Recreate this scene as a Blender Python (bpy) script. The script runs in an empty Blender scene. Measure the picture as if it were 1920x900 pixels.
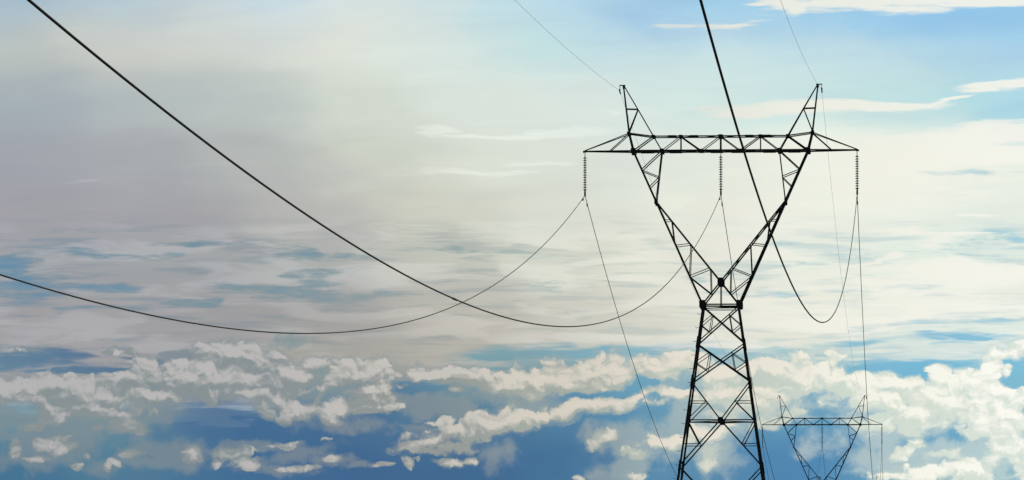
import bpy, bmesh, math, random
from mathutils import Vector, Matrix

random.seed(7)
S = bpy.context.scene
COL = S.collection

# ---------------------------------------------------------------- camera
F_PX, W_PX = 11000.0, 1920.0
VPX, VPY = 1689.5, 1196.0            # where the line of pylons vanishes
EYE = 1.6
pitch = math.atan((VPY - 450.0) / F_PX)
yaw = math.atan((VPX - 960.0) * math.cos(pitch) / F_PX)
cam_d = bpy.data.cameras.new('camera')
cam = bpy.data.objects.new('camera', cam_d)
COL.objects.link(cam)
cam.location = (0, 0, EYE)
cam.rotation_euler = (math.pi / 2 + pitch, 0, yaw)
cam_d.sensor_width = 36.0
cam_d.lens = 36.0 * F_PX / W_PX
cam_d.clip_start = 0.5
cam_d.clip_end = 60000.0
S.camera = cam

# the pylons stand in one straight row along +Y
ROW_X = -10.635
TOWER_Y = [350.0, 802.7, 1204.0]
PHASES = (-8.14, 0.0, 8.14)

# ---------------------------------------------------------------- helpers
def tag(o, label=None, cat=None, group=None, kind=None):
    if label: o['label'] = label
    if cat: o['category'] = cat
    if group: o['group'] = group
    if kind: o['kind'] = kind
    return o

def link(name, bm, mat, parent=None, smooth=False):
    me = bpy.data.meshes.new(name)
    bmesh.ops.recalc_face_normals(bm, faces=bm.faces[:])
    bm.to_mesh(me); bm.free()
    if smooth:
        for p in me.polygons: p.use_smooth = True
    me.materials.append(mat)
    o = bpy.data.objects.new(name, me)
    COL.objects.link(o)
    if parent is not None: o.parent = parent
    return o

def empty(name, loc):
    o = bpy.data.objects.new(name, None)
    o.location = loc
    o.empty_display_size = 0.5
    COL.objects.link(o)
    return o

def copy_tree(o, parent=None):
    c = o.copy()
    COL.objects.link(c)
    c.parent = parent
    for ch in list(o.children): copy_tree(ch, c)
    return c

def frame_of(d):
    d = d.normalized()
    up = Vector((0, 0, 1)) if abs(d.z) < 0.95 else Vector((0, 1, 0))
    a = d.cross(up).normalized()
    b = a.cross(d).normalized()
    return a, b

def angle(bm, p, q, w, flip=1, over=0.0):
    """One rolled-steel angle bar from p to q."""
    p, q = Vector(p), Vector(q)
    d = (q - p)
    if over:
        e = d.normalized() * over
        p, q = p - e, q + e
    a, b = frame_of(d)
    a = a * flip
    t = max(0.012, 0.13 * w)
    h = w * 0.5
    prof = [(-h, -h), (h, -h), (h, -h + t), (-h + t, -h + t), (-h + t, h), (-h, h)]
    r1 = [bm.verts.new(p + a * x + b * y) for x, y in prof]
    r2 = [bm.verts.new(q + a * x + b * y) for x, y in prof]
    n = 6
    for i in range(n):
        j = (i + 1) % n
        bm.faces.new((r1[i], r1[j], r2[j], r2[i]))
    bm.faces.new(r1[::-1]); bm.faces.new(r2)

def tube(bm, pts, r, n=8, cap=True):
    rings = []
    for i, p in enumerate(pts):
        p = Vector(p)
        d = Vector(pts[min(i + 1, len(pts) - 1)]) - Vector(pts[max(i - 1, 0)])
        a, b = frame_of(d)
        rr = r[i] if isinstance(r, (list, tuple)) else r
        rings.append([bm.verts.new(p + a * (rr * math.cos(2 * math.pi * k / n)) + b * (rr * math.sin(2 * math.pi * k / n))) for k in range(n)])
    for A, B in zip(rings, rings[1:]):
        for k in range(n):
            j = (k + 1) % n
            bm.faces.new((A[k], A[j], B[j], B[k]))
    if cap:
        bm.faces.new(rings[0][::-1]); bm.faces.new(rings[-1])

def lathe(bm, prof, n=16, at=(0, 0, 0)):
    at = Vector(at)
    rings = []
    for r, z in prof:
        rings.append([bm.verts.new(at + Vector((r * math.cos(2 * math.pi * k / n), r * math.sin(2 * math.pi * k / n), z))) for k in range(n)])
    for A, B in zip(rings, rings[1:]):
        for k in range(n):
            j = (k + 1) % n
            bm.faces.new((A[k], A[j], B[j], B[k]))
    bm.faces.new(rings[0][::-1]); bm.faces.new(rings[-1])

def box(bm, c, s):
    m = Matrix.Translation(c) @ Matrix.Diagonal((s[0], s[1], s[2], 1))
    bmesh.ops.create_cube(bm, size=1.0, matrix=m)

def plate(bm, c, w, h, t, cut=0.25):
    """Gusset plate: a flat octagon facing Y."""
    c = Vector(c)
    x, z = w / 2, h / 2
    cx, cz = x * (1 - cut), z * (1 - cut)
    pr = [(-cx, -z), (cx, -z), (x, -cz), (x, cz), (cx, z), (-cx, z), (-x, cz), (-x, -cz)]
    r1 = [bm.verts.new(c + Vector((a, -t / 2, b))) for a, b in pr]
    r2 = [bm.verts.new(c + Vector((a, t / 2, b))) for a, b in pr]
    for i in range(8):
        j = (i + 1) % 8
        bm.faces.new((r1[i], r1[j], r2[j], r2[i]))
    bm.faces.new(r1[::-1]); bm.faces.new(r2)

# ---------------------------------------------------------------- materials
def principled(name):
    m = bpy.data.materials.new(name)
    m.use_nodes = True
    nt = m.node_tree
    return m, nt, nt.nodes['Principled BSDF']

def noisy(name, c1, c2, scale, rough, metal=0.0, bump=0.0):
    m, nt, b = principled(name)
    tc = nt.nodes.new('ShaderNodeTexCoord')
    no = nt.nodes.new('ShaderNodeTexNoise')
    no.inputs['Scale'].default_value = scale
    no.inputs['Detail'].default_value = 6
    nt.links.new(tc.outputs['Object'], no.inputs['Vector'])
    cr = nt.nodes.new('ShaderNodeValToRGB')
    cr.color_ramp.elements[0].position = 0.35
    cr.color_ramp.elements[0].color = (*c1, 1)
    cr.color_ramp.elements[1].position = 0.68
    cr.color_ramp.elements[1].color = (*c2, 1)
    nt.links.new(no.outputs['Fac'], cr.inputs['Fac'])
    nt.links.new(cr.outputs['Color'], b.inputs['Base Color'])
    b.inputs['Roughness'].default_value = rough
    b.inputs['Metallic'].default_value = metal
    b.inputs['Specular IOR Level'].default_value = 0.25
    if bump:
        bp = nt.nodes.new('ShaderNodeBump')
        bp.inputs['Strength'].default_value = bump
        nt.links.new(no.outputs['Fac'], bp.inputs['Height'])
        nt.links.new(bp.outputs['Normal'], b.inputs['Normal'])
    return m

STEEL = noisy('weathered_dark_steel', (0.018, 0.020, 0.020), (0.034, 0.034, 0.032), 3.0, 0.75)
PLATE = noisy('gusset_steel', (0.016, 0.017, 0.020), (0.030, 0.030, 0.032), 6.0, 0.7)
PORC = noisy('glazed_brown_porcelain', (0.020, 0.014, 0.011), (0.032, 0.022, 0.016), 9.0, 0.35)
FIT = noisy('cast_fitting', (0.02, 0.02, 0.02), (0.04, 0.04, 0.038), 12.0, 0.6)
CABLE = noisy('stranded_dark_cable', (0.010, 0.011, 0.012), (0.020, 0.020, 0.020), 4.0, 0.85)
EARTHW = noisy('dull_grey_strand', (0.07, 0.075, 0.08), (0.12, 0.12, 0.12), 4.0, 0.6)
CONC = noisy('cast_concrete', (0.25, 0.24, 0.22), (0.36, 0.35, 0.33), 2.0, 0.9, bump=0.2)
GRASS = noisy('dry_meadow', (0.035, 0.055, 0.018), (0.085, 0.085, 0.035), 0.02, 0.95, bump=0.3)

# ---------------------------------------------------------------- ground
bm = bmesh.new()
N = 48
gv = {}
for i in range(N + 1):
    for j in range(N + 1):
        x = (i / N * 2 - 1); y = (j / N * 2 - 1)
        X = 25000 * x * abs(x); Y = 25000 * y * abs(y)
        gv[i, j] = bm.verts.new((X, Y, 0.0))
for i in range(N):
    for j in range(N):
        bm.faces.new((gv[i, j], gv[i + 1, j], gv[i + 1, j + 1], gv[i, j + 1]))
ground = link('ground', bm, GRASS)
tag(ground, 'dry green meadow below the power line', 'ground', kind='structure')

# ---------------------------------------------------------------- pylon
Z_W, Z_B, Z_T, Z_P = 21.43, 30.67, 31.54, 34.60
def hw(z): return 1.03 + 0.1405 * (Z_W - z)           # half width of the trunk
def hd(z):                                             # half depth of the head
    if z <= Z_W: return hw(z)
    if z <= Z_B: return 1.03 + (z - Z_W) / (Z_B - Z_W) * (0.62 - 1.03)
    return max(0.05, 0.62 - (z - Z_B) / (Z_P - Z_B) * 0.56)

def face_pt(k, s, z):
    """s across face k of the trunk (0 front, 1 right, 2 back, 3 left)."""
    h = hw(z)
    v = Vector((s, -h, z))
    return Matrix.Rotation(k * math.pi / 2, 3, 'Z') @ v

def make_pylon():
    root = empty('transmission_tower', (0, 0, 0))
    # ---- four corner legs
    for sx in (-1, 1):
        for sy in (-1, 1):
            b = bmesh.new()
            angle(b, (sx * hw(0.25), sy * hw(0.25), 0.25), (sx * hw(11.77), sy * hw(11.77), 11.77), 0.14, sx * sy, 0.05)
            angle(b, (sx * hw(11.77), sy * hw(11.77), 11.77), (sx * hw(Z_W), sy * hw(Z_W), Z_W), 0.118, sx * sy, 0.05)
            for z in (11.77, 16.84, 19.15):            # bolted splice plates
                d = Vector((hw(z - .35) * sx, hw(z - .35) * sy, z - .35)), Vector((hw(z + .35) * sx, hw(z + .35) * sy, z + .35))
                o = Vector((0.018 * sx, 0.018 * sy, 0))
                angle(b, d[0] + o, d[1] + o, 0.150, sx * sy)
            lg = link('leg', b, STEEL, root)
            f = bmesh.new()
            lathe(f, [(0.55, -0.3), (0.55, 0.1), (0.42, 0.45), (0.30, 0.48)], 20, (sx * hw(0.2), sy * hw(0.2), 0))
            link('footing', f, CONC, lg)
            if sx == -1 and sy == -1:
                first = None
                z = 2.8
                while z < Z_W - 0.3:
                    c = Vector((-hw(z) - 0.07, -hw(z), z))
                    if first is None:
                        sb = bmesh.new()
                        tube(sb, [(0, 0, 0), (-0.16, -0.02, 0.0), (-0.20, -0.02, 0.045)], 0.016, 6)
                        first = link('step_bolt', sb, STEEL, lg); first.location = c
                    else:
                        o = first.copy(); COL.objects.link(o); o.parent = lg; o.location = c
                    z += 0.82
    # ---- trunk lattice, one part per face
    for k in range(4):
        b = bmesh.new()
        q = 1.0 if k % 2 == 0 else 0.6
        P = lambda s, z: face_pt(k, s, z)
        for z1, z0, wd in ((21.30, 19.20, 0.078), (19.05, 16.92, 0.078), (6.2, 0.5, 0.11)):   # crossed panels
            A, B, C, Dd = P(-hw(z1), z1), P(hw(z1), z1), P(-hw(z0), z0), P(hw(z0), z0)
            angle(b, A, Dd, wd * q, 1)
            n = (Matrix.Rotation(k * math.pi / 2, 3, 'Z') @ Vector((0, 1, 0))) * 0.05
            angle(b, B + n, C + n, wd * 0.85 * q, -1)
            t = hw(z1) / (hw(z1) + hw(z0)); X = A.lerp(Dd, t)
            for U_, L_ in ((A, C), (B, Dd)):
                m1, m2, lm = U_.lerp(X, 0.52), L_.lerp(X, 0.50), U_.lerp(L_, 0.51)
                angle(b, lm, m1, 0.045 * q); angle(b, m1, m2, 0.045 * q); angle(b, lm, m2, 0.05 * q)
        for zt, zm, zl, za, zb in ((16.75, 14.51, 11.85, 15.64, 13.09), (11.68, 9.1, 6.28, 10.4, 7.7)):   # K panels
            C = P(0, zm)
            for s in (-1, 1):
                T, M, L = P(s * hw(zt), zt), P(s * hw(zm), zm), P(s * hw(zl), zl)
                angle(b, T, C, 0.072 * q, s); angle(b, C, L, 0.075 * q, s)
                angle(b, M, C, 0.07 * q)
                u = T.lerp(C, (zt - za) / (zt - zm)); v = C.lerp(L, (zm - zb) / (zm - zl))
                angle(b, P(s * hw(za), za), u, 0.045 * q); angle(b, u, M, 0.05 * q)
                angle(b, P(s * hw(zb), zb), v, 0.045 * q); angle(b, M, v, 0.055 * q)
        angle(b, P(-hw(Z_W), Z_W), P(hw(Z_W), Z_W), 0.085 * q)
        angle(b, P(-hw(6.24), 6.24), P(hw(6.24), 6.24), 0.08 * q)
        angle(b, P(-hw(21.2), 21.2) , P(hw(21.2), 21.2), 0.05 * q)
        link('body_bracing', b, STEEL, root)
    # plan bracing inside the trunk
    for z in (14.45, 6.18):
        b = bmesh.new()
        h = hw(z)
        angle(b, (0, -h, z), (h, 0, z), 0.045); angle(b, (h, 0, z), (0, h, z), 0.045)
        angle(b, (0, h, z), (-h, 0, z), 0.045); angle(b, (-h, 0, z), (0, -h, z), 0.045)
        link('plan_bracing', b, STEEL, root)
    # ---- forked head: two arms
    OUT = lambda z: 1.09 + (z - Z_W) * (5.22 - 1.09) / (Z_B - Z_W)
    ZK = 27.62
    INL = lambda z: (z - 22.80) * 3.86 / (ZK - 22.80)
    INU = lambda z: 3.86 + (z - ZK) * (3.51 - 3.86) / (Z_B - ZK)
    for sx in (-1, 1):
        b = bmesh.new(); w = bmesh.new()
        for sy in (-1, 1):
            Q = lambda x, z: (sx * x, sy * hd(z), z)
            angle(b, Q(1.09, Z_W), Q(5.22, Z_B), 0.112, sx * sy, 0.04)
            angle(b, Q(0.0, 22.80), Q(3.86, ZK), 0.088, sx * sy)
            angle(b, Q(3.86, ZK), Q(3.51, Z_B), 0.062, -sx * sy)
            angle(b, Q(0.0, 22.80), Q(1.09, Z_W), 0.088, sx * sy)
            # upper triangle web
            angle(w, Q(3.51, Z_B), Q(OUT(29.55), 29.55), 0.06)
            angle(w, Q(OUT(29.50), 29.50), Q(INU(29.10), 29.10), 0.052)
            angle(w, Q(INU(29.05), 29.05), Q(OUT(28.50), 28.50), 0.052)
            # lower wedge web
            angle(w, Q(OUT(26.5), 26.5), Q(INL(26.5), 26.5), 0.045)
            angle(w, Q(INL(26.45), 26.45), Q(OUT(25.2), 25.2), 0.05)
            angle(w, Q(OUT(24.98), 24.98), Q(INL(25.08), 25.08), 0.048)
            angle(w, Q(INL(25.02), 25.02), Q(OUT(23.15), 23.15), 0.05)
            angle(w, Q(OUT(23.15), 23.15), Q(INL(23.62), 23.62), 0.05)
            angle(w, Q(INL(23.56), 23.56), Q(0.57, 22.12), 0.05)
            angle(w, Q(OUT(23.08), 23.08), Q(0.57, 22.08), 0.055)
        # lacing from the front to the back face
        zs = [Z_W + 0.3, 22.4, 23.15, 24.1, 25.0, 25.9, 26.6, 27.5, 28.5, 29.5, 30.4]
        for i in range(len(zs) - 1):
            s = 1 if i % 2 else -1
            angle(w, (sx * OUT(zs[i]), s * hd(zs[i]), zs[i]), (sx * OUT(zs[i + 1]), -s * hd(zs[i + 1]), zs[i + 1]), 0.045)
        zs = [23.1, 23.62, 24.35, 25.08, 25.8, 26.5, 27.5]
        for i in range(len(zs) - 1):
            s = 1 if i % 2 else -1
            angle(w, (sx * INL(zs[i]), s * hd(zs[i]), zs[i]), (sx * INL(zs[i + 1]), -s * hd(zs[i + 1]), zs[i + 1]), 0.04)
        zs = [27.8, 29.08, 30.5]
        for i in range(len(zs) - 1):
            s = 1 if i % 2 else -1
            angle(w, (sx * INU(zs[i]), s * hd(zs[i]), zs[i]), (sx * INU(zs[i + 1]), -s * hd(zs[i + 1]), zs[i + 1]), 0.04)
        fo = link('fork_arm', b, STEEL, root)
        link('fork_bracing', w, STEEL, fo)
    b = bmesh.new()
    for sy in (-1, 1):
        angle(b, (0, sy * hd(22.8), 22.8), (0, sy * hd(Z_W), Z_W), 0.05)
    angle(b, (0, -hd(22.8), 22.8), (0, hd(22.8), 22.8), 0.07)
    angle(b, (0, -hd(Z_W), Z_W - .03), (0, hd(Z_W), Z_W - .03), 0.06)
    angle(b, (-1.0, -1.0, Z_W - .08), (1.0, 1.0, Z_W - .08), 0.06)
    angle(b, (-1.0, 1.0, Z_W - .14), (1.0, -1.0, Z_W - .14), 0.06)
    link('waist_bracing', b, STEEL, root)
    # ---- cross beam
    b = bmesh.new(); w = bmesh.new()
    for sy in (-1, 1):
        d = 0.62 * sy; dt = 0.54 * sy
        angle(b, (-5.22, d, Z_B), (5.22, d, Z_B), 0.10, sy)
        angle(b, (-4.02, dt, Z_T), (4.02, dt, Z_T), 0.072, sy)
        for sx in (-1, 1):
            angle(b, (sx * 4.02, dt, Z_T), (sx * 5.48, 0.47 * sy, 31.74), 0.072, sy)
            angle(w, (sx * 5.22, d, Z_B), (sx * 4.02, dt, Z_T), 0.072)
            angle(w, (sx * 3.51, d, Z_B), (sx * 2.38, dt, Z_T), 0.052)
            angle(w, (sx * 2.38, dt, Z_T), (sx * 2.38, d, Z_B), 0.05)
            angle(w, (sx * 2.38, dt, Z_T), (sx * 1.17, d, Z_B), 0.062)
            angle(w, (sx * 1.17, d, Z_B), (0, dt, Z_T), 0.052)
        angle(w, (0, dt, Z_T), (0, d, Z_B), 0.085)
        # bolted cover plates along the bottom chord
        for x in (-4.4, -2.7, -0.25, 1.0, 2.9, 4.4):
            box(w, (x, d, Z_B - 0.065), (0.75, 0.09, 0.02))
        for x in (-2.9, -1.6, 1.7, 2.75):
            box(w, (x, dt, Z_T + 0.045), (0.5, 0.07, 0.02))
    xs = [-5.22, -4.4, -3.51, -2.38, -1.17, 0, 1.17, 2.38, 3.51, 4.4, 5.22]
    for i in range(len(xs) - 1):
        s = 1 if i % 2 else -1
        angle(w, (xs[i], s * 0.62, Z_B), (xs[i + 1], -s * 0.62, Z_B), 0.05)
        if abs(xs[i]) < 4.2 and abs(xs[i + 1]) < 4.2:
            angle(w, (xs[i], s * 0.54, Z_T), (xs[i + 1], -s * 0.54, Z_T), 0.04)
    for x in (-3.51, -1.17, 0, 1.17, 3.51):
        angle(w, (x, -0.62, Z_B), (x, 0.62, Z_B), 0.06)
    cb = link('cross_beam', b, STEEL, root)
    link('beam_bracing', w, STEEL, cb)
    # ---- side arms that carry the outer strings
    for sx in (-1, 1):
        b = bmesh.new()
        for sy in (-1, 1):
            angle(b, (sx * 5.22, 0.62 * sy, Z_B), (sx * 8.20, 0.07 * sy, Z_B + 0.02), 0.085, sy)
            angle(b, (sx * 5.48, 0.47 * sy, 31.74), (sx * 8.15, 0.07 * sy, Z_B + 0.06), 0.052, sy)
            angle(b, (sx * 5.50, 0.47 * sy, 31.70), (sx * 6.65, 0.36 * sy, Z_B), 0.05)
        angle(b, (sx * 6.65, -0.36, Z_B), (sx * 6.65, 0.36, Z_B), 0.045)
        angle(b, (sx * 5.22, -0.6, Z_B), (sx * 6.65, 0.36, Z_B), 0.045)
        angle(b, (sx * 6.65, 0.36, Z_B), (sx * 7.6, -0.18, Z_B + .01), 0.045)
        box(b, (sx * 8.17, 0, Z_B + 0.0), (0.17, 0.24, 0.10))
        link('side_arm', b, STEEL, root)
    # ---- earth wire peaks
    for sx in (-1, 1):
        b = bmesh.new()
        for sy in (-1, 1):
            Q = lambda x, z: (sx * x, sy * hd(z), z)
            angle(b, Q(5.22, Z_B), Q(5.48, 31.74), 0.125, sx * sy)
            angle(b, Q(5.48, 31.74), Q(5.82, Z_P), 0.085, sx * sy)
            angle(b, Q(3.51, Z_B), Q(4.96, 33.20), 0.055, -sx * sy)
            angle(b, Q(4.96, 33.20), Q(5.78, Z_P), 0.055, -sx * sy)
            angle(b, Q(5.66, 33.22), Q(4.96, 33.20), 0.055)
            angle(b, Q(4.96, 33.18), Q(5.50, 31.80), 0.05)
        angle(b, (sx * 4.96, -hd(33.2), 33.2), (sx * 4.96, hd(33.2), 33.2), 0.045)
        angle(b, (sx * 5.66, -hd(33.2), 33.2), (sx * 5.66, hd(33.2), 33.2), 0.045)
        angle(b, (sx * 5.57, -hd(32.5), 32.5), (sx * 5.66, hd(33.2), 33.2), 0.04)
        angle(b, (sx * 5.50, hd(31.8), 31.8), (sx * 5.57, -hd(32.5), 32.5), 0.04)
        pk = link('earth_wire_peak', b, STEEL, root)
        c = bmesh.new()
        box(c, (sx * 5.89, 0, Z_P + 0.05), (0.36, 0.16, 0.05))
        box(c, (sx * 5.80, 0, Z_P - 0.06), (0.15, 0.20, 0.17))
        link('peak_cap', c, PLATE, pk)
        c = bmesh.new()
        tube(c, [(sx * 6.04, 0, Z_P + 0.03), (sx * 6.04, 0, Z_P - 0.16), (sx * 6.06, 0, Z_P - 0.2)], 0.018, 6)
        tube(c, [(sx * 6.05, -0.02, Z_P - 0.17), (sx * 6.05, 0.02, Z_P - 0.32)], 0.045, 8)
        link('wire_hanger', c, FIT, pk)
    # ---- gusset plates
    def gus(x, z, wd, h, y=None):
        yy = hd(z) if y is None else y
        for sy in (-1, 1):
            b = bmesh.new()
            plate(b, (x, sy * (yy + 0.03), z), wd, h, 0.02)
            link('gusset_plate', b, PLATE, root)
    gus(0, 22.80, 0.38, 0.46)
    for s in (-1, 1):
        gus(s * 1.10, 21.45, 0.36, 0.48)
        gus(s * 5.22, 30.66, 0.30, 0.34, 0.66)
        gus(s * 3.51, 30.66, 0.24, 0.26, 0.66)
        gus(s * 5.49, 31.74, 0.22, 0.18, 0.50)
        gus(s * 4.02, 31.54, 0.22, 0.17, 0.56)
        gus(s * 2.38, 31.54, 0.24, 0.15, 0.56)
        gus(s * 1.17, 30.68, 0.30, 0.15, 0.66)
        gus(s * 3.88, 27.62, 0.16, 0.36)
    gus(0, 31.53, 0.30, 0.20, 0.56)
    gus(0, 14.51, 0.32, 0.34)
    gus(0, 9.1, 0.34, 0.36)
    return root

tower_labels = [
    'tall dark lattice pylon with forked head, the nearest and largest of the row',
    'smaller middle-distance lattice pylon, its crossbeam low beside the near pylon\'s leg',
    'most distant lattice pylon, only its peak tips showing at the bottom edge',
]
proto = make_pylon()
pylons = []
for i, Y in enumerate(TOWER_Y):
    o = proto if i == 0 else copy_tree(proto)
    o.location = (ROW_X, Y, 0)
    tag(o, tower_labels[i], 'pylon', 'lattice pylons of the power line')
    pylons.append(o)

# ---------------------------------------------------------------- insulator strings
Z_CL = 28.05
def make_string():
    root = empty('insulator_string', (0, 0, 0))      # base: the point it hangs from
    b = bmesh.new()
    for s in (-1, 1):
        tube(b, [(s * 0.055, 0, 0.03), (s * 0.05, 0, -0.06), (0, 0, -0.20)], 0.013, 6)
    tube(b, [(0, 0, -0.17), (0, 0, -0.27)], 0.022, 8)
    link('shackle', b, FIT, root)
    d = None
    for i in range(14):
        z = -0.24 - 0.1465 * i
        if d is None:
            b = bmesh.new()
            lathe(b, [(0.018, 0.0), (0.038, -0.008), (0.042, -0.055), (0.050, -0.070), (0.112, -0.084),
                      (0.124, -0.100), (0.118, -0.112), (0.050, -0.106), (0.020, -0.112), (0.016, -0.147)], 18)
            d = link('insulator_disc', b, PORC, root, smooth=False)
            d.location = (0, 0, z)
        else:
            c = d.copy(); COL.objects.link(c); c.parent = root; c.location = (0, 0, z)
    b = bmesh.new()
    tube(b, [(0, 0, -2.26), (0, 0, -2.52)], [0.045, 0.06], 8)
    tube(b, [(0, -0.20, -2.63), (0, -0.08, -2.56), (0, 0.08, -2.56), (0, 0.20, -2.63)], [0.03, 0.062, 0.062, 0.03], 8)
    link('suspension_clamp', b, FIT, root)
    return root
st_proto = make_string()
side = ('left arm tip', 'middle of the beam', 'right arm tip')
place = ('of the nearest pylon', 'of the middle-distance pylon', 'of the most distant pylon')
n = 0
for ti, Y in enumerate(TOWER_Y[:2]):
    for pi, X in enumerate(PHASES):
        o = st_proto if n == 0 else copy_tree(st_proto)
        n += 1
        o.location = (ROW_X + X, Y, 30.62)
        tag(o, 'dark string of insulator discs hanging from the ' + side[pi] + ' ' + place[ti], 'insulator',
            'insulator strings under the crossbeams')

# ---------------------------------------------------------------- wires
def span(name, x, y0, y1, zf, r, mat, step=2.5):
    n_ = max(8, int(abs(y1 - y0) / step))
    pts = [(x, y0 + (y1 - y0) * i / n_, zf(y0 + (y1 - y0) * i / n_)) for i in range(n_ + 1)]
    bm_ = bmesh.new()
    tube(bm_, pts, r, 8)
    return link(name, bm_, mat, smooth=True)

def damper(parent, x, zf, y):
    b = bmesh.new()
    def q(dy, dz): return (x, y + dy, zf(y + dy) + dz)
    tube(b, [q(-0.30, -0.09), q(0.30, -0.09)], 0.012, 6)
    for s in (-1, 1):
        tube(b, [q(s * 0.18, -0.09), q(s * 0.32, -0.10)], 0.042, 8)
    tube(b, [q(0, 0.03), q(0, -0.11)], 0.032, 6)
    link('vibration_damper', b, FIT, parent)

near = [(0.1522, 3.047e-4), (0.1499, 2.977e-4), (0.1498, 3.012e-4)]
names_near = [
    'long black cable sagging from the left edge up to the nearest pylon\'s left string',
    'thick black cable swooping from the top left corner to the nearest pylon\'s middle string',
    'thick black cable dropping past the beam and hooking up to the nearest right string',
]
names_far = [
    'thin cable slanting down from the nearest pylon\'s left string towards the next pylon',
    'thin cable passing through the fork of the nearest pylon from its middle string',
    'thin cable falling steeply from the nearest pylon\'s right string past the distant pylon',
]
names_last = [
    'faint cable leaving the left string of the middle-distance pylon for the farthest one',
    'faint cable leaving the middle string of the middle-distance pylon for the farthest one',
    'faint cable leaving the right string of the middle-distance pylon for the farthest one',
]
Y1, Y2, Y3 = TOWER_Y
for i, px in enumerate(PHASES):
    x = ROW_X + px
    s, k = near[i]
    zf = lambda y, s=s, k=k: Z_CL + s * (y - Y1) + k * (y - Y1) ** 2
    w = span('conductor', x, Y1, -150.0, zf, 0.0195, CABLE)
    tag(w, names_near[i], 'cable', 'conductors between the pylons')
    damper(w, x, zf, Y1 - 2.2)
    if i == 1:
        b = bmesh.new()
        ys = [139.1, 139.25, 140.5, 140.65]
        tube(b, [(x, y, zf(y)) for y in ys], [0.017, 0.028, 0.028, 0.017], 10)
        link('splice_sleeve', b, FIT, w)
    for (a, c, lab, k2) in ((Y1, Y2, names_far[i], 2.9e-4 if i < 2 else 2.45e-4), (Y2, Y3, names_last[i], 2.9e-4)):
        zf2 = lambda y, a=a, c=c, k2=k2: Z_CL + k2 * (y - a) * (y - c)
        w = span('conductor', x, a, c, zf2, 0.0195, CABLE)
        tag(w, lab, 'cable', 'conductors between the pylons')
        damper(w, x, zf2, a + 2.4)
        damper(w, x, zf2, c - 2.4)

Z_EW = Z_P - 0.27
for s, sl, k, lab in ((-1, 0.0595, 8.0e-5, 'hair-thin earth wire from the top edge to the nearest pylon\'s left peak'),
                      (1, 0.0770, 1.01e-4, 'hair-thin earth wire from the top edge to the nearest pylon\'s right peak')):
    x = ROW_X + s * 6.05
    zf = lambda y, sl=sl, k=k: Z_EW + sl * (y - Y1) + k * (y - Y1) ** 2
    w = span('earth_wire', x, Y1, -150.0, zf, 0.0065, EARTHW)
    tag(w, lab, 'earth wire', 'earth wires between the peaks')
    lr = 'left' if s < 0 else 'right'
    for a, c, lb in ((Y1, Y2, 'hair-thin earth wire running on from the nearest pylon\'s %s peak to the next pylon' % lr),
                     (Y2, Y3, 'hair-thin earth wire joining the %s peaks of the two farther pylons' % lr)):
        zf2 = lambda y, a=a, c=c: Z_EW + 1.1e-4 * (y - a) * (y - c)
        w = span('earth_wire', x, a, c, zf2, 0.0065, EARTHW)
        tag(w, lb, 'earth wire', 'earth wires between the peaks')
        b = bmesh.new()
        tube(b, [(x, a + 0.3, zf2(a + .3) - 0.03), (x, a + 0.9, zf2(a + .9) - 0.05)], 0.04, 8)
        link('vibration_damper', b, FIT, w)

# ---------------------------------------------------------------- sun
SUN_EL, SUN_AZ = math.radians(38), math.radians(20)    # ahead of the camera, a little right, behind the veil
sd = bpy.data.lights.new('sun', 'SUN')
sd.energy = 2.0
sd.angle = math.radians(3)
sd.color = (1.0, 0.95, 0.86)
sun = bpy.data.objects.new('sun', sd)
COL.objects.link(sun)
dvec = Vector((math.sin(SUN_AZ) * math.cos(SUN_EL), math.cos(SUN_AZ) * math.cos(SUN_EL), math.sin(SUN_EL)))
sun.rotation_euler = dvec.to_track_quat('Z', 'Y').to_euler()
sun.location = (0, 0, 60)

# ---------------------------------------------------------------- sky
# Nishita daylight all round; over the part of the horizon the pylons run to, a cloud
# deck described in azimuth / elevation (unit: 1/110 rad, v counted downwards).
world = bpy.data.worlds.new('World')
S.world = world
world.use_nodes = True
NT = world.node_tree
NT.nodes.clear()
NN, LL = NT.nodes, NT.links

def setin(node, i, v):
    s = node.inputs[i]
    if hasattr(v, 'is_output'): LL.new(v, s)
    elif v is not None: s.default_value = v

def M(op, a, b=None, c=None, clamp=False):
    n = NN.new('ShaderNodeMath'); n.operation = op; n.use_clamp = clamp
    setin(n, 0, a); setin(n, 1, b); setin(n, 2, c)
    return n.outputs[0]

def VM(op, a, b=None, c=None):
    n = NN.new('ShaderNodeVectorMath'); n.operation = op
    setin(n, 0, a); setin(n, 1, b); setin(n, 2, c)
    return n.outputs[0]

def XYZ(x, y, z=0.0):
    n = NN.new('ShaderNodeCombineXYZ')
    setin(n, 0, x); setin(n, 1, y); setin(n, 2, z)
    return n.outputs[0]

def SEP(v):
    n = NN.new('ShaderNodeSeparateXYZ'); setin(n, 0, v)
    return n.outputs[0], n.outputs[1]

def NOISE(v, scale, detail=4, rough=0.5, lac=2.0, dist=0.0, color=False):
    n = NN.new('ShaderNodeTexNoise'); n.noise_dimensions = '2D'
    LL.new(v, n.inputs['Vector'])
    for k, x in (('Scale', scale), ('Detail', detail), ('Roughness', rough), ('Lacunarity', lac), ('Distortion', dist)):
        n.inputs[k].default_value = x
    return n.outputs['Color'] if color else n.outputs['Fac']

def BILLOW(v, scale, detail=2.0, rough=0.5, smooth=0.35):
    n = NN.new('ShaderNodeTexVoronoi'); n.voronoi_dimensions = '2D'; n.feature = 'SMOOTH_F1'
    LL.new(v, n.inputs['Vector'])
    n.inputs['Scale'].default_value = scale
    n.inputs['Detail'].default_value = detail
    n.inputs['Roughness'].default_value = rough
    n.inputs['Smoothness'].default_value = smooth
    return M('SUBTRACT', 1.0, n.outputs['Distance'])

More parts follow.
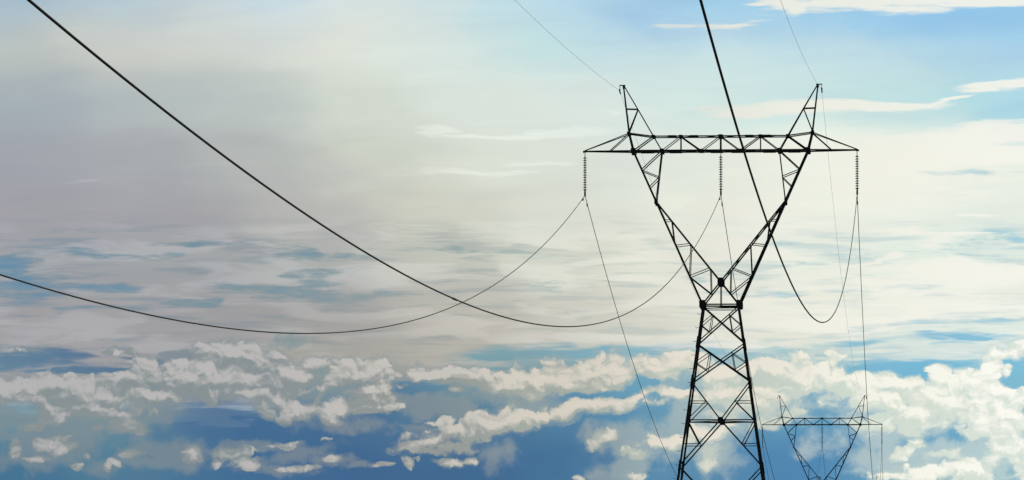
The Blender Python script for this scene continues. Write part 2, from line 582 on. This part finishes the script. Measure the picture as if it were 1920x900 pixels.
def SMOOTH(x, a, b):
    n = NN.new('ShaderNodeMapRange'); n.interpolation_type = 'SMOOTHSTEP'
    setin(n, 0, x); n.inputs[1].default_value = a; n.inputs[2].default_value = b
    n.inputs[3].default_value = 0.0; n.inputs[4].default_value = 1.0
    return n.outputs[0]

def MIX(f, a, b):
    n = NN.new('ShaderNodeMix'); n.data_type = 'RGBA'; n.clamp_factor = True
    setin(n, 0, f); setin(n, 6, a); setin(n, 7, b)
    return n.outputs[2]

def lin(c):
    return tuple(((x / 255.0) / 12.92 if x <= 10 else ((x / 255.0 + 0.055) / 1.055) ** 2.4) for x in c)

def lin4(c): return (*lin(c), 1.0)

# direction -> sky coordinates
tc = NN.new('ShaderNodeTexCoord')
sp = NN.new('ShaderNodeSeparateXYZ'); LL.new(tc.outputs['Generated'], sp.inputs[0])
dx, dy, dz = sp.outputs
U = M('MULTIPLY_ADD', M('ARCTAN2', dx, dy), 110.0, VPX / 100.0)
V = M('MULTIPLY_ADD', M('ARCSINE', dz), -110.0, VPY / 100.0)
P0 = XYZ(U, V)

def blob_tex(vec, x, y, rx, ry, rot=0.0, grad='SPHERICAL'):
    m = NN.new('ShaderNodeMapping'); m.vector_type = 'TEXTURE'
    LL.new(vec, m.inputs[0])
    m.inputs[1].default_value = (x / 100.0, y / 100.0, 0)
    m.inputs[2].default_value = (0, 0, math.radians(rot))
    m.inputs[3].default_value = (rx / 100.0, ry / 100.0, 1)
    g = NN.new('ShaderNodeTexGradient'); g.gradient_type = grad
    LL.new(m.outputs[0], g.inputs[0])
    return g

def BLOBS(vec, lst, grow=1.6, soft=0.06):
    """Smooth union of ellipses; value 1-1/grow on each ellipse's own outline."""
    acc = None
    for e in lst:
        x, y, rx, ry = e[:4]; rot = e[4] if len(e) > 4 else 0.0
        w = e[5] if len(e) > 5 else 1.0
        f = blob_tex(vec, x, y, rx * grow, ry * grow, rot).outputs['Fac']
        if w != 1.0: f = M('MULTIPLY', f, w)
        acc = f if acc is None else M('SMOOTH_MAX', acc, f, soft)
    return acc

def FIELD(vec, pts, rad, squash, base):
    """Smooth colour field through scattered colour samples."""
    # one float chain per channel keeps the shader small
    eps = 0.003
    acc = [eps * v for v in lin(base)] + [eps]
    for x, y, c in pts:
        w = blob_tex(vec, x, y, rad, rad * squash, 0, 'QUADRATIC_SPHERE').outputs['Fac']
        k = lin(c) + (1.0,)
        acc = [M('MULTIPLY_ADD', w, k[i], acc[i]) for i in range(4)]
    cc = NN.new('ShaderNodeCombineColor')
    for i in range(3): setin(cc, i, M('DIVIDE', acc[i], acc[3]))
    return cc.outputs[0]

# warps
wn = NOISE(XYZ(M('MULTIPLY', U, 0.45), V), 1.3, 4, 0.5, color=True)
wc = VM('SUBTRACT', wn, (0.5, 0.5, 0.5))
P_soft = VM('MULTIPLY_ADD', wc, (1.6, 0.55, 0), P0)
wn2 = NOISE(P0, 1.25, 6, 0.60, color=True)
wc2 = VM('SUBTRACT', wn2, (0.5, 0.5, 0.5))
P_cum = VM('MULTIPLY_ADD', wc2, (0.80, 0.50, 0), P0)
wn3 = NOISE(XYZ(M('MULTIPLY', U, 0.22), M('MULTIPLY', V, 1.2)), 1.5, 4, 0.5, color=True)
P_str = VM('MULTIPLY_ADD', VM('SUBTRACT', wn3, (0.5, 0.5, 0.5)), (2.2, 0.42, 0), P0)

# 1 -- the high veil
VEIL = [
 (0, 10, (165, 189, 205)), (230, 5, (177, 200, 212)), (500, 0, (197, 219, 229)), (800, 0, (203, 221, 224)), (1050, 5, (184, 216, 232)),
 (1230, 20, (159, 198, 228)), (1400, 20, (158, 205, 233)), (1600, 50, (152, 202, 234)), (1780, 40, (142, 196, 234)), (1930, 30, (142, 196, 232)),
 (30, 90, (189, 196, 191)), (220, 85, (209, 210, 201)), (430, 70, (210, 213, 206)), (640, 75, (223, 227, 218)), (820, 90, (218, 230, 224)),
 (1000, 80, (194, 224, 225)), (1180, 105, (200, 225, 228)), (1400, 105, (203, 226, 229)), (1600, 115, (198, 223, 228)), (1850, 100, (184, 217, 230)),
 (40, 190, (164, 175, 182)), (250, 180, (178, 187, 188)), (450, 180, (188, 197, 194)), (680, 190, (209, 217, 206)), (900, 200, (218, 227, 219)), (1120, 190, (218, 230, 224)),
 (1320, 170, (208, 229, 225)), (1500, 150, (204, 229, 227)), (1700, 190, (192, 224, 224)), (1890, 215, (170, 215, 228)),
 (50, 300, (161, 165, 173)), (280, 300, (168, 172, 175)), (500, 310, (180, 184, 182)), (720, 300, (205, 210, 198)), (950, 300, (219, 225, 213)), (1150, 310, (219, 226, 217)),
 (1350, 330, (227, 233, 222)), (1550, 300, (235, 241, 229)), (1750, 300, (243, 244, 230)), (1900, 320, (235, 241, 229)),
 (60, 400, (161, 161, 167)), (330, 400, (164, 164, 168)), (600, 395, (184, 184, 180)), (820, 400, (206, 208, 194)), (1050, 400, (216, 219, 207)), (1280, 420, (228, 232, 219)), (1500, 420, (236, 239, 226)),
 (1720, 410, (233, 239, 227)), (1900, 400, (229, 237, 227)),
 (80, 500, (156, 161, 165)), (350, 500, (161, 164, 166)), (600, 500, (172, 174, 172)), (820, 500, (190, 192, 183)), (1050, 500, (211, 213, 200)), (1280, 500, (225, 227, 213)), (1500, 500, (229, 234, 222)), (1720, 490, (223, 235, 225)), (1900, 480, (221, 234, 224)),
 (100, 590, (161, 160, 162)), (380, 595, (158, 157, 159)), (620, 595, (162, 160, 160)), (850, 600, (184, 181, 173)), (1050, 600, (202, 200, 190)), (1280, 600, (223, 222, 207)), (1500, 590, (234, 234, 218)), (1720, 570, (242, 242, 226)), (1900, 570, (237, 239, 225)),
 (80, 650, (160, 159, 162)), (380, 650, (161, 160, 161)), (650, 650, (166, 165, 157)), (900, 645, (182, 179, 168)), (1100, 645, (200, 199, 188)), (1300, 640, (215, 216, 205)), (1500, 640, (226, 228, 215)), (1720, 640, (212, 227, 221)), (1900, 630, (212, 229, 224)),
]
veil = FIELD(P_soft, VEIL, 250, 0.50, (190, 200, 205))
fib = NOISE(XYZ(M('MULTIPLY', U, 0.30), M('MULTIPLY_ADD', U, 0.12, M('MULTIPLY', V, 1.9))), 1.2, 7, 0.58, dist=0.5)
fv_ = M('MULTIPLY_ADD', fib, 0.15, 0.925)
veil = VM('MULTIPLY', veil, XYZ(fv_, fv_, M('MULTIPLY_ADD', fib, 0.10, 0.95)))

# 2 -- the blue behind the low clouds
BLUE = [
 (0, 650, (87, 123, 152)), (250, 680, (75, 109, 144)), (600, 680, (115, 153, 162)), (950, 655, (121, 163, 174)), (1200, 655, (121, 175, 194)), (1500, 665, (143, 193, 206)), (1750, 690, (121, 185, 214)), (1920, 690, (131, 193, 218)),
 (0, 770, (99, 141, 158)), (220, 780, (107, 143, 156)), (420, 790, (69, 107, 146)), (700, 790, (77, 115, 150)), (900, 760, (93, 131, 152)), (1100, 770, (89, 139, 172)), (1300, 770, (107, 157, 182)), (1520, 760, (115, 167, 192)), (1750, 800, (97, 161, 200)), (1920, 790, (129, 183, 198)),
 (60, 885, (69, 115, 146)), (260, 870, (81, 123, 150)), (450, 880, (67, 109, 148)), (650, 860, (63, 101, 142)), (850, 880, (65, 105, 144)), (1050, 850, (69, 111, 150)), (1250, 880, (93, 141, 170)), (1420, 860, (81, 133, 174)), (1560, 850, (77, 135, 178)), (1720, 880, (113, 163, 188)), (1900, 880, (115, 175, 196)),
]
blue = FIELD(P_soft, BLUE, 260, 0.55, (90, 140, 185))

# cloud lights and shades along the horizon: dull under the thick veil on the left, cream on the right
cx = M('MULTIPLY', U, 1.0 / 20.0)
def RAMP(f, stops):
    n = NN.new('ShaderNodeValToRGB')
    n.color_ramp.interpolation = 'EASE'
    el = n.color_ramp.elements
    while len(el) < len(stops): el.new(0.5)
    for e, (p, c) in zip(el, stops):
        e.position = p; e.color = lin4(c)
    setin(n, 0, f)
    return n.outputs[0]
c_hi = RAMP(cx, [(0.0, (181, 180, 180)), (0.22, (186, 184, 183)), (0.40, (197, 194, 187)), (0.52, (214, 208, 195)), (0.68, (230, 225, 210)), (0.84, (246, 245, 232)), (0.96, (252, 251, 242))])
c_lo = RAMP(cx, [(0.0, (136, 146, 148)), (0.22, (136, 146, 148)), (0.40, (146, 152, 150)), (0.52, (164, 172, 164)), (0.68, (192, 202, 193)), (0.84, (210, 221, 210)), (0.96, (216, 226, 216))])
c_mid = RAMP(cx, [(0.0, (172, 172, 172)), (0.25, (177, 177, 176)), (0.45, (200, 197, 188)), (0.6, (226, 225, 214)), (0.78, (240, 240, 228)), (0.96, (244, 244, 234))])
c_gap = RAMP(cx, [(0.0, (104, 142, 168)), (0.25, (118, 147, 160)), (0.42, (136, 158, 164)), (0.55, (172, 190, 186)), (0.7, (168, 202, 212)), (0.9, (160, 204, 222))])

# 3 -- streaked middle deck: noise stretched along the horizon
ps = XYZ(M('MULTIPLY', U, 0.36), M('MULTIPLY', V, 2.1))
n_s = NOISE(ps, 1.15, 6, 0.52, dist=0.35)
n_s4 = NOISE(VM('MULTIPLY', ps, (1.6, 2.4, 1.0)), 2.3, 6, 0.6, dist=0.4)
n_s2 = NOISE(VM('ADD', ps, (7.3, 2.1, 0)), 2.1, 5, 0.5, dist=0.3)
band = M('MULTIPLY', SMOOTH(V, 3.9, 4.6), M('SUBTRACT', 1.0, SMOOTH(V, 6.5, 7.0)))
c_str = MIX(SMOOTH(U, 9.5, 14.0), VM('MULTIPLY_ADD', veil, (1.13, 1.13, 1.14), (0.012, 0.012, 0.012)), c_mid)
c_dim = MIX(0.35, VM('MULTIPLY', veil, (0.88, 0.89, 0.90)), c_gap)
n_s3 = NOISE(VM('ADD', VM('MULTIPLY', ps, (0.8, 1.6, 1.0)), (3.1, 9.4, 0)), 1.9, 6, 0.55, dist=0.2)
sky = MIX(M('MULTIPLY', M('MULTIPLY', SMOOTH(n_s3, 0.54, 0.34), band), 0.85), veil, c_dim)
sky = MIX(M('MULTIPLY', M('MULTIPLY', SMOOTH(n_s, 0.47, 0.62), band), 0.95), sky, c_str)
GAPS = [(55, 541, 85, 22, 2), (20, 500, 40, 18), (190, 477, 100, 9), (205, 543, 40, 8), (408, 561, 24, 13), (370, 568, 45, 7), (365, 460, 70, 7), (548, 477, 60, 12), (640, 478, 70, 12, 0, 0.8),
        (735, 555, 60, 9), (600, 530, 80, 20, 0, 0.75), (640, 560, 110, 14, 0, 0.75), (430, 545, 60, 14, 0, 0.6), (830, 470, 70, 7, 0, 0.7), (920, 477, 60, 5, 0, 0.7), (980, 532, 50, 9, 0, 0.7), (520, 560, 50, 18, 0, .6),
        (150, 585, 110, 10, 0, 0.6), (1000, 478, 80, 6, 0, 0.55), (1290, 524, 36, 8), (1440, 551, 80, 5), (1600, 545, 120, 5, 0, 0.75), (1460, 458, 40, 7, 0, 0.6), (1840, 330, 60, 8, 0, 0.6), (1760, 328, 50, 5, 0, 0.5),
        (1740, 614, 50, 5), (1860, 604, 50, 6, -4), (1650, 620, 50, 6, 0, .6), (1700, 480, 140, 14, 0, 0.5), (1860, 455, 80, 26, 0, 0.55), (1500, 500, 60, 10, 0, 0.5)]
g = BLOBS(P_str, GAPS, 1.7, 0.05)
gn = M('ADD', M('MULTIPLY', M('SUBTRACT', n_s2, 0.5), 2.0), M('MULTIPLY_ADD', M('SUBTRACT', NOISE(VM('MULTIPLY', ps, (2.2, 1.7, 1.0)), 2.0, 6, 0.6), 0.5), 1.6, M('MULTIPLY', M('SUBTRACT', n_s3, 0.5), -1.2)))
g = M('MULTIPLY_ADD', gn, SMOOTH(g, 0.06, 0.3), g)
c_teal = MIX(0.35, VM('MULTIPLY', veil, (0.72, 0.82, 0.84)), c_gap)
sky = MIX(M('MULTIPLY', SMOOTH(g, 0.10, 0.70), M('MULTIPLY_ADD', n_s4, 1.3, 0.10)), sky, c_teal)
sky = MIX(M('MULTIPLY', SMOOTH(g, 0.40, 1.1), M('MULTIPLY_ADD', n_s4, 1.3, 0.15)), sky, c_gap)
# high thin bright clouds
HIGH = [(1640, 8, 190, 17, -2), (1840, 2, 140, 14, -1), (1480, 12, 55, 14, 8), (1520, 24, 35, 9, 0), (1420, 12, 40, 5),
        (1490, 203, 180, 12, 0), (1400, 211, 90, 10, 0, .8), (1640, 202, 110, 9, -3), (1735, 194, 60, 4, -7, .85), (1800, 186, 40, 3, -6, .85),
        (1878, 161, 60, 8, -5), (1935, 158, 60, 9, -4), (1330, 50, 90, 5, -4, 0.75), (1270, 54, 40, 5, 0, 0.7), (1400, 43, 40, 3, -3, 0.6),
        (1790, 268, 150, 20, -5), (1700, 300, 160, 40, 0, 0.95), (1880, 255, 90, 16, -3), (1640, 345, 200, 40, 0, 0.8), (1860, 290, 110, 30), (1480, 300, 110, 30, 0, 0.55),
        (845, 250, 26, 10, -6), (885, 257, 60, 4, 0, 0.7), (1060, 253, 110, 9, -4, 0.9), (960, 259, 120, 4, 0, 0.8), (880, 325, 120, 6, -1, 0.75), (1000, 308, 70, 5, 0, 0.6), (800, 330, 50, 4, 0, 0.6),
        (1160, 217, 15, 7, 0, 0.55), (150, 344, 55, 5, -6, 0.6), (1720, 438, 90, 4, 1, 0.9), (1800, 437, 50, 4, -3, .8), (1670, 492, 32, 7, -25), (1640, 500, 40, 7, -8, .8), (1780, 510, 170, 9, 1, .9), (1560, 515, 130, 14, 0, 0.6),
        (1840, 405, 50, 3, 0, .8), (1400, 395, 90, 26, 0, .75), (1470, 425, 90, 15, 0, .75), (1560, 540, 90, 10, 0, .7), (1750, 535, 180, 16, 0, .85), (1540, 600, 220, 22, 0, 0.8), (1760, 575, 180, 20, 0, .85), (1290, 560, 200, 18, 0, .55)]
h = BLOBS(P_str, HIGH, 1.7, 0.05)
hn = M('MULTIPLY_ADD', M('SUBTRACT', n_s, 0.5), 0.9, M('MULTIPLY', M('SUBTRACT', n_s4, 0.5), 0.9))
h = M('MULTIPLY_ADD', hn, SMOOTH(h, 0.06, 0.3), h)
sky = MIX(M('MULTIPLY', SMOOTH(h, 0.10, 0.68), 0.92), sky, c_str)

# 4 -- low sky: veil ends, blue shows
edge = M('ADD', M('ADD', V, M('MULTIPLY', M('SUBTRACT', n_s, 0.5), 1.2)), M('MULTIPLY_ADD', SMOOTH(U, 11.0, 8.0), -0.40, M('MULTIPLY', SMOOTH(U, 6.6, 4.6), -0.50)))
low = SMOOTH(edge, 6.42, 7.0)
LOWBLUE = [(1070, 662, 220, 13, 0), (960, 668, 70, 8), (1480, 664, 110, 12), (1650, 645, 120, 6, 0, .8), (1850, 640, 120, 5, 0, .72), (1700, 695, 150, 18), (1880, 700, 80, 40),
           (70, 676, 85, 18, -3, 1.35), (240, 674, 28, 9, 0, 1.3), (185, 697, 80, 8, 0, 1.3), (380, 800, 130, 36, 0, 1.6), (950, 690, 90, 8, 0, .9), (630, 695, 60, 10, 0, .6)]
lb = BLOBS(P_str, LOWBLUE, 1.8, 0.08)
lb = M('MULTIPLY_ADD', M('SUBTRACT', n_s2, 0.5), M('MULTIPLY', SMOOTH(lb, 0.09, 0.32), 1.6), lb)
low = M('MAXIMUM', low, M('MULTIPLY', SMOOTH(lb, 0.14, 0.80), 0.92))
# thin pale streaks still cross the upper blue on the right
PALE = [(1780, 668, 130, 8, -2), (1640, 660, 90, 5), (1860, 655, 80, 5, -3), (1400, 650, 70, 6), (1560, 676, 60, 4)]
pl = M('ADD', BLOBS(P_str, PALE, 1.7, 0.05), M('MULTIPLY', M('SUBTRACT', n_s, 0.5), 0.6))
low = M('MULTIPLY', low, M('SUBTRACT', 1.0, M('MULTIPLY', SMOOTH(pl, 0.26, 0.6), 0.8)))
sky = MIX(low, sky, blue)
# faint milky patches drifting in the blue
MILK = [(120, 800, 160, 34), (60, 860, 90, 30, 0, .9), (300, 870, 120, 16, 0, .8), (480, 838, 110, 12, -6, .9), (640, 800, 90, 12, 0, .7), (760, 755, 70, 16), (300, 770, 60, 20, 0, .9), (110, 830, 130, 48), (40, 790, 90, 30), (300, 845, 130, 25, 0, .8), (210, 870, 60, 26, 0, .7), (560, 850, 90, 20, -12, .8), (630, 862, 40, 14), (520, 885, 70, 14, 0, .8), (690, 872, 60, 8, 0, .6), (830, 765, 80, 22), (740, 800, 70, 12, 0, .6),
        (900, 745, 60, 30, 0, .7), (1000, 755, 70, 20, 0, .9), (1200, 830, 100, 40), (1180, 880, 60, 30), (1330, 790, 90, 50), (1340, 860, 50, 40, 0, .8), (1380, 720, 80, 50), (1500, 790, 130, 14, 0, .7), (1480, 765, 90, 18, 0, .8), (1540, 835, 60, 30, 0, .6),
        (1700, 870, 100, 30), (1780, 850, 90, 26), (1850, 860, 60, 40), (1620, 890, 60, 10, 0, .6), (1680, 800, 90, 40), (290, 735, 70, 24), (340, 668, 40, 12), (600, 720, 120, 30), (470, 690, 60, 20, 0, .9), (540, 640, 60, 12, 0, .6), (940, 860, 40, 40, 0, .5)]
mb = BLOBS(P_cum, MILK, 1.6, 0.08)
mk = M('MULTIPLY_ADD', M('MULTIPLY', M('SUBTRACT', NOISE(P0, 1.6, 6, 0.58), 0.5), 1.2), SMOOTH(mb, 0.09, 0.3), mb)
milk = MIX(0.30, c_lo, blue)
sky = MIX(M('MULTIPLY', SMOOTH(mk, 0.16, 0.64), 0.80), sky, milk)

# 5 -- cumulus
CUM = [
 (180, 770, 110, 20), (300, 745, 90, 16), (470, 745, 60, 14), (640, 770, 50, 12, -20), (800, 725, 60, 8),
 # broad bodies of the banks
 (150, 738, 150, 34), (380, 712, 150, 40), (540, 705, 90, 30), (680, 700, 110, 22), (830, 706, 110, 14), (60, 745, 90, 30), (560, 765, 60, 18), (900, 795, 110, 26, -14), (700, 740, 60, 30, -30),
 (1760, 752, 150, 46), (1870, 775, 80, 66), (1625, 742, 70, 38), (1500, 704, 110, 34), (1400, 735, 110, 34), (1890, 850, 50, 50), (1080, 712, 130, 36, -4), (1230, 692, 100, 24, -6), (1100, 762, 130, 18, -10), (1800, 885, 110, 16),
 # band over the tower's left side
 (1010, 712, 40, 32), (1060, 715, 70, 34, -4), (1130, 705, 70, 36, -6), (1200, 696, 70, 26, -6), (1270, 686, 55, 22, -4), (1255, 676, 30, 14), (1130, 676, 30, 12), (1330, 698, 50, 22, 0, .95), (1400, 700, 50, 24, 0, .95),
 (1050, 772, 70, 20, -6), (1120, 760, 60, 13, -14), (1200, 744, 70, 11, -10), (1280, 735, 60, 11, -6), (990, 792, 40, 14, -20),
 (1360, 740, 60, 28, 0, .95), (1420, 752, 70, 30, -8), (1455, 690, 55, 24, -6), (1500, 705, 60, 32), (1445, 735, 60, 30), (1560, 712, 50, 20), (1545, 688, 24, 14, -20, .9), (1340, 775, 40, 10, 0, .9),
 (1114, 832, 17, 14, -30), (1135, 820, 34, 9, -8), (1195, 850, 26, 11), (1255, 828, 55, 11, -4), (1340, 812, 60, 16, -16), (1328, 855, 20, 24, 20), (1195, 898, 24, 10), (1096, 899, 14, 6), (1420, 800, 24, 6, -30, .9),
 (1450, 790, 32, 8, -14), (1480, 778, 40, 10, 0, .8),
 # great bank on the right
 (1625, 725, 45, 24), (1665, 716, 40, 20), (1700, 725, 50, 20), (1650, 755, 60, 30), (1720, 770, 90, 42), (1780, 730, 70, 36), (1765, 704, 24, 14), (1805, 706, 26, 10), (1835, 710, 24, 14), (1858, 690, 19, 38, 0, 1.25), (1866, 660, 17, 13, 0, 1.2), (1884, 702, 13, 13, 0, 1.2),
 (1908, 660, 18, 17, 0, 1.3), (1925, 650, 22, 15, 0, 1.3), (1850, 750, 80, 40), (1910, 750, 40, 34), (1720, 812, 36, 12), (1640, 790, 40, 16), (1880, 800, 50, 40), (1830, 790, 45, 20), (1820, 815, 26, 14, -10), (1900, 840, 36, 30), (1680, 706, 12, 8), (1870, 845, 22, 20, 0, .9),
 (1722, 832, 18, 11), (1690, 852, 34, 10, -20), (1768, 852, 40, 11, -5, .85), (1740, 893, 90, 13, -4), (1812, 880, 30, 24), (1840, 893, 40, 16), (1908, 884, 26, 22),
 # left banks
 (440, 668, 85, 26), (380, 690, 60, 20), (330, 700, 90, 18), (100, 725, 140, 20), (60, 745, 80, 12), (220, 720, 90, 14), (150, 765, 80, 18), (210, 745, 50, 18), (420, 735, 90, 12, 0, 1), (480, 712, 60, 16, 0, .9), (120, 780, 50, 12), (238, 797, 34, 15), (265, 803, 20, 10), (30, 728, 50, 22),
 (285, 675, 22, 12, -20), (222, 662, 26, 7), (262, 662, 14, 7, 20), (60, 656, 60, 8, 0, .7),
 (85, 832, 30, 13, -20), (122, 842, 22, 9, -20), (70, 862, 24, 6, 0, .9), (60, 800, 20, 10, 0, .8), (245, 854, 20, 12, -14), (368, 853, 15, 18, 10), (445, 860, 36, 17, 10), (470, 870, 18, 14), (530, 835, 34, 5, -8, .95), (470, 845, 40, 5, 0, .8), (415, 868, 10, 9), (150, 880, 8, 6, 0, .8),
 (505, 768, 28, 17), (545, 772, 34, 16), (530, 750, 40, 14), (565, 735, 40, 14, -20), (580, 705, 30, 14), (620, 725, 50, 14, -15), (640, 700, 24, 12), (600, 760, 30, 8, -40, .8),
 (705, 705, 45, 18), (745, 705, 40, 14), (690, 732, 45, 18, -35), (664, 764, 24, 18, -30), (690, 775, 30, 8), (720, 765, 50, 9, -10, .9), (625, 788, 30, 7, 0, .8), (790, 702, 50, 10), (850, 708, 40, 9), (770, 725, 30, 8, -10), (880, 718, 30, 10),
 (905, 724, 40, 13), (860, 736, 20, 5), (960, 722, 50, 18), (985, 705, 30, 18), (990, 735, 40, 12),
 (975, 782, 45, 18, -10), (920, 790, 50, 18, -10), (860, 805, 50, 26, -20), (815, 830, 46, 15, -20), (770, 840, 28, 9, -10), (855, 840, 36, 12), (800, 848, 26, 7), (850, 868, 26, 8), (890, 866, 16, 7, -10), (772, 871, 8, 12), (788, 862, 4, 5), (820, 790, 30, 8, -20, .9), (608, 821, 8, 3, 0, .9),
]
f_c = BLOBS(P_cum, CUM, 1.85, 0.12)
HOLES = [(70, 676, 66, 13, -3), (243, 674, 18, 5), (185, 698, 70, 5), (30, 770, 38, 11, -12), (790, 730, 46, 14), (865, 765, 60, 12, 0, .8), (1686, 828, 24, 10), (1767, 828, 36, 18), (1832, 838, 22, 10, -30), (380, 800, 100, 34), (590, 745, 16, 10, -30), (603, 705, 16, 9),
         (1885, 712, 10, 10, 0, .8), (1742, 716, 14, 6), (1880, 876, 16, 14, 0, .8), (855, 792, 10, 6, -40, .7), (470, 858, 12, 4, -20, .8), (1180, 730, 60, 7, -12), (1080, 748, 60, 5, -8, .8), (1250, 740, 60, 4, -8, .6)]
# small clear-cut clouds that keep their own outline
P_fine = VM('MULTIPLY_ADD', wc2, (0.30, 0.20, 0), P0)
FINE = [(1858, 688, 17, 36, 0, 1.35), (1864, 662, 17, 13, 0, 1.35), (1884, 700, 12, 13, 0, 1.3), (1910, 660, 18, 17, 0, 1.35), (1932, 652, 24, 16, 0, 1.3), (1766, 698, 24, 12, 0, 1.25), (1808, 700, 22, 10, 0, 1.25), (1836, 706, 20, 12, 0, 1.25), (1668, 706, 24, 11, 0, 1.25), (1620, 712, 34, 12, 0, 1.25), (1716, 717, 30, 10, 0, 1.2),
        (1720, 832, 20, 12, -20, 1.3), (1694, 850, 34, 10, -22, 1.2), (1114, 832, 18, 13, -30, 1.3), (1136, 818, 30, 9, -8, 1.2),
        (100, 832, 38, 14, -20, 1.25), (124, 846, 26, 10, -20, 1.2), (72, 864, 26, 6, 0, 1.2), (60, 802, 24, 10, 0, 1.1), (34, 846, 14, 20, 0, 1.0), (246, 853, 22, 11, -14, 1.25), (222, 868, 14, 6, 30, 1.1), (368, 853, 15, 18, 10, 1.3), (448, 858, 36, 15, 12, 1.3), (474, 872, 16, 13, 0, 1.2), (408, 868, 10, 10, 0, 1.2), (530, 834, 38, 5, -8, 1.2), (165, 858, 7, 5, 0, 1.2), (150, 880, 8, 7, 0, 1.2), (206, 876, 7, 12, 20, 1.1),
        (240, 797, 36, 14, 0, 1.2), (190, 806, 18, 6, -10, 1.1), (778, 836, 30, 10, -10, 1.2), (772, 871, 9, 12, 0, 1.3), (790, 862, 4, 5, 0, 1.3), (852, 868, 28, 8, 0, 1.25), (888, 864, 14, 7, -10, 1.2), (632, 861, 22, 7, 0, 1.0), (720, 872, 20, 5, 0, 1.0), (560, 880, 40, 6, -4, 1.0), (608, 821, 8, 3, 0, 1.2)]
CLEAR = [(1902, 712, 22, 15, 0, 1.3), (1818, 680, 30, 9, 0, 1.2), (1700, 696, 70, 8, 0, 1.2), (1770, 682, 40, 8, 0, 1.1), (1885, 640, 30, 10), (1900, 682, 14, 6, 0, 1.1)]
f_c = M('SUBTRACT', f_c, M('MULTIPLY', BLOBS(P_fine, CLEAR, 1.7, 0.03), 1.1))
f_c = M('MAXIMUM', f_c, BLOBS(P_fine, FINE, 1.6, 0.05))
f_h = BLOBS(P_cum, HOLES, 1.6, 0.05)
f_c = M('SUBTRACT', f_c, M('MULTIPLY', f_h, 0.75))

big = [e for e in CUM if e[2] >= 44]
up = XYZ(0.04, -0.20)
f_b0 = BLOBS(P_cum, big, 1.85, 0.12)
f_b1 = BLOBS(VM('ADD', P_cum, up), big, 1.85, 0.12)

def relief(v):
    a = NOISE(v, 1.7, 6, 0.50)
    b = BILLOW(v, 2.0, 3.0, 0.5, 0.4)
    return M('MULTIPLY_ADD', M('SUBTRACT', a, 0.5), 0.60, M('MULTIPLY', M('SUBTRACT', b, 0.40), 0.55))
pc = VM('MULTIPLY', P_cum, (1.0, 1.35, 1.0))
r0 = relief(pc)
r1 = relief(VM('ADD', pc, (0.05, -0.11, 0)))
n_f = NOISE(pc, 6.0, 6, 0.62)
H0 = M('ADD', M('ADD', f_c, r0), M('MULTIPLY', M('SUBTRACT', n_f, 0.5), 0.24))
halo = M('MULTIPLY', M('MULTIPLY', SMOOTH(H0, -0.05, 0.34), SMOOTH(f_c, 0.13, 0.30)), 0.55)
sky = MIX(halo, sky, MIX(0.25, c_lo, blue))
a_c = M('MULTIPLY', SMOOTH(H0, 0.24, 0.46), SMOOTH(f_c, 0.13, 0.25))
tone = M('MULTIPLY_ADD', M('SUBTRACT', r0, r1), 1.8, M('MULTIPLY', M('SUBTRACT', NOISE(P0, 1.1, 4, 0.5), 0.5), 0.7))
tone = M('MULTIPLY_ADD', M('SUBTRACT', n_f, 0.5), 0.55, tone)
tone = M('ADD', tone, M('MULTIPLY_ADD', M('SUBTRACT', f_b0, f_b1), 1.3, M('MULTIPLY', H0, 0.85)))
c_cum = MIX(SMOOTH(tone, 0.12, 1.22), c_lo, c_hi)
sky = MIX(a_c, sky, c_cum)

# the described stretch of sky fades into plain daylight with broken cloud on every side
win = M('MULTIPLY', M('MULTIPLY', SMOOTH(U, -8.0, -2.5), M('SUBTRACT', 1.0, SMOOTH(U, 21.5, 27.0))), SMOOTH(V, -7.0, -2.0))
nish = NN.new('ShaderNodeTexSky')
nish.sky_type = 'NISHITA'
nish.sun_disc = False
nish.sun_elevation = SUN_EL
nish.sun_rotation = SUN_AZ
nish.air_density = 1.0
nish.dust_density = 1.5
STR = 0.05
tn = NN.new('ShaderNodeTexNoise')
LL.new(VM('MULTIPLY', tc.outputs['Generated'], (1, 1, 3.0)), tn.inputs['Vector'])
tn.inputs['Scale'].default_value = 3.0; tn.inputs['Detail'].default_value = 6
day = MIX(M('MULTIPLY', SMOOTH(tn.outputs['Fac'], 0.45, 0.7), 0.6), nish.outputs[0], (9.0, 9.0, 8.6, 1))
col = MIX(win, day, VM('SCALE', sky))
for n_ in NN:
    if n_.bl_idname == 'ShaderNodeVectorMath' and n_.operation == 'SCALE':
        n_.inputs['Scale'].default_value = 1.0 / STR
bg = NN.new('ShaderNodeBackground')
LL.new(col, bg.inputs[0])
bg.inputs[1].default_value = STR
wo = NN.new('ShaderNodeOutputWorld')
LL.new(bg.outputs[0], wo.inputs[0])
world.cycles.sampling_method = 'MANUAL'
world.cycles.sample_map_resolution = 512


# ---------------------------------------------------------------- output
vs = S.view_settings
vs.view_transform = 'Standard'
vs.look = 'None'
vs.exposure = 0.0
vs.gamma = 1.0
vs.use_curve_mapping = False
S.render.engine = 'CYCLES'
S.cycles.max_bounces = 4
S.cycles.sample_clamp_direct = 2.0
S.cycles.sample_clamp_indirect = 1.0
S.cycles.use_denoising = False
S.cycles.use_adaptive_sampling = True
S.cycles.adaptive_threshold = 0.02
S.cycles.adaptive_min_samples = 24
S.render.film_transparent = False
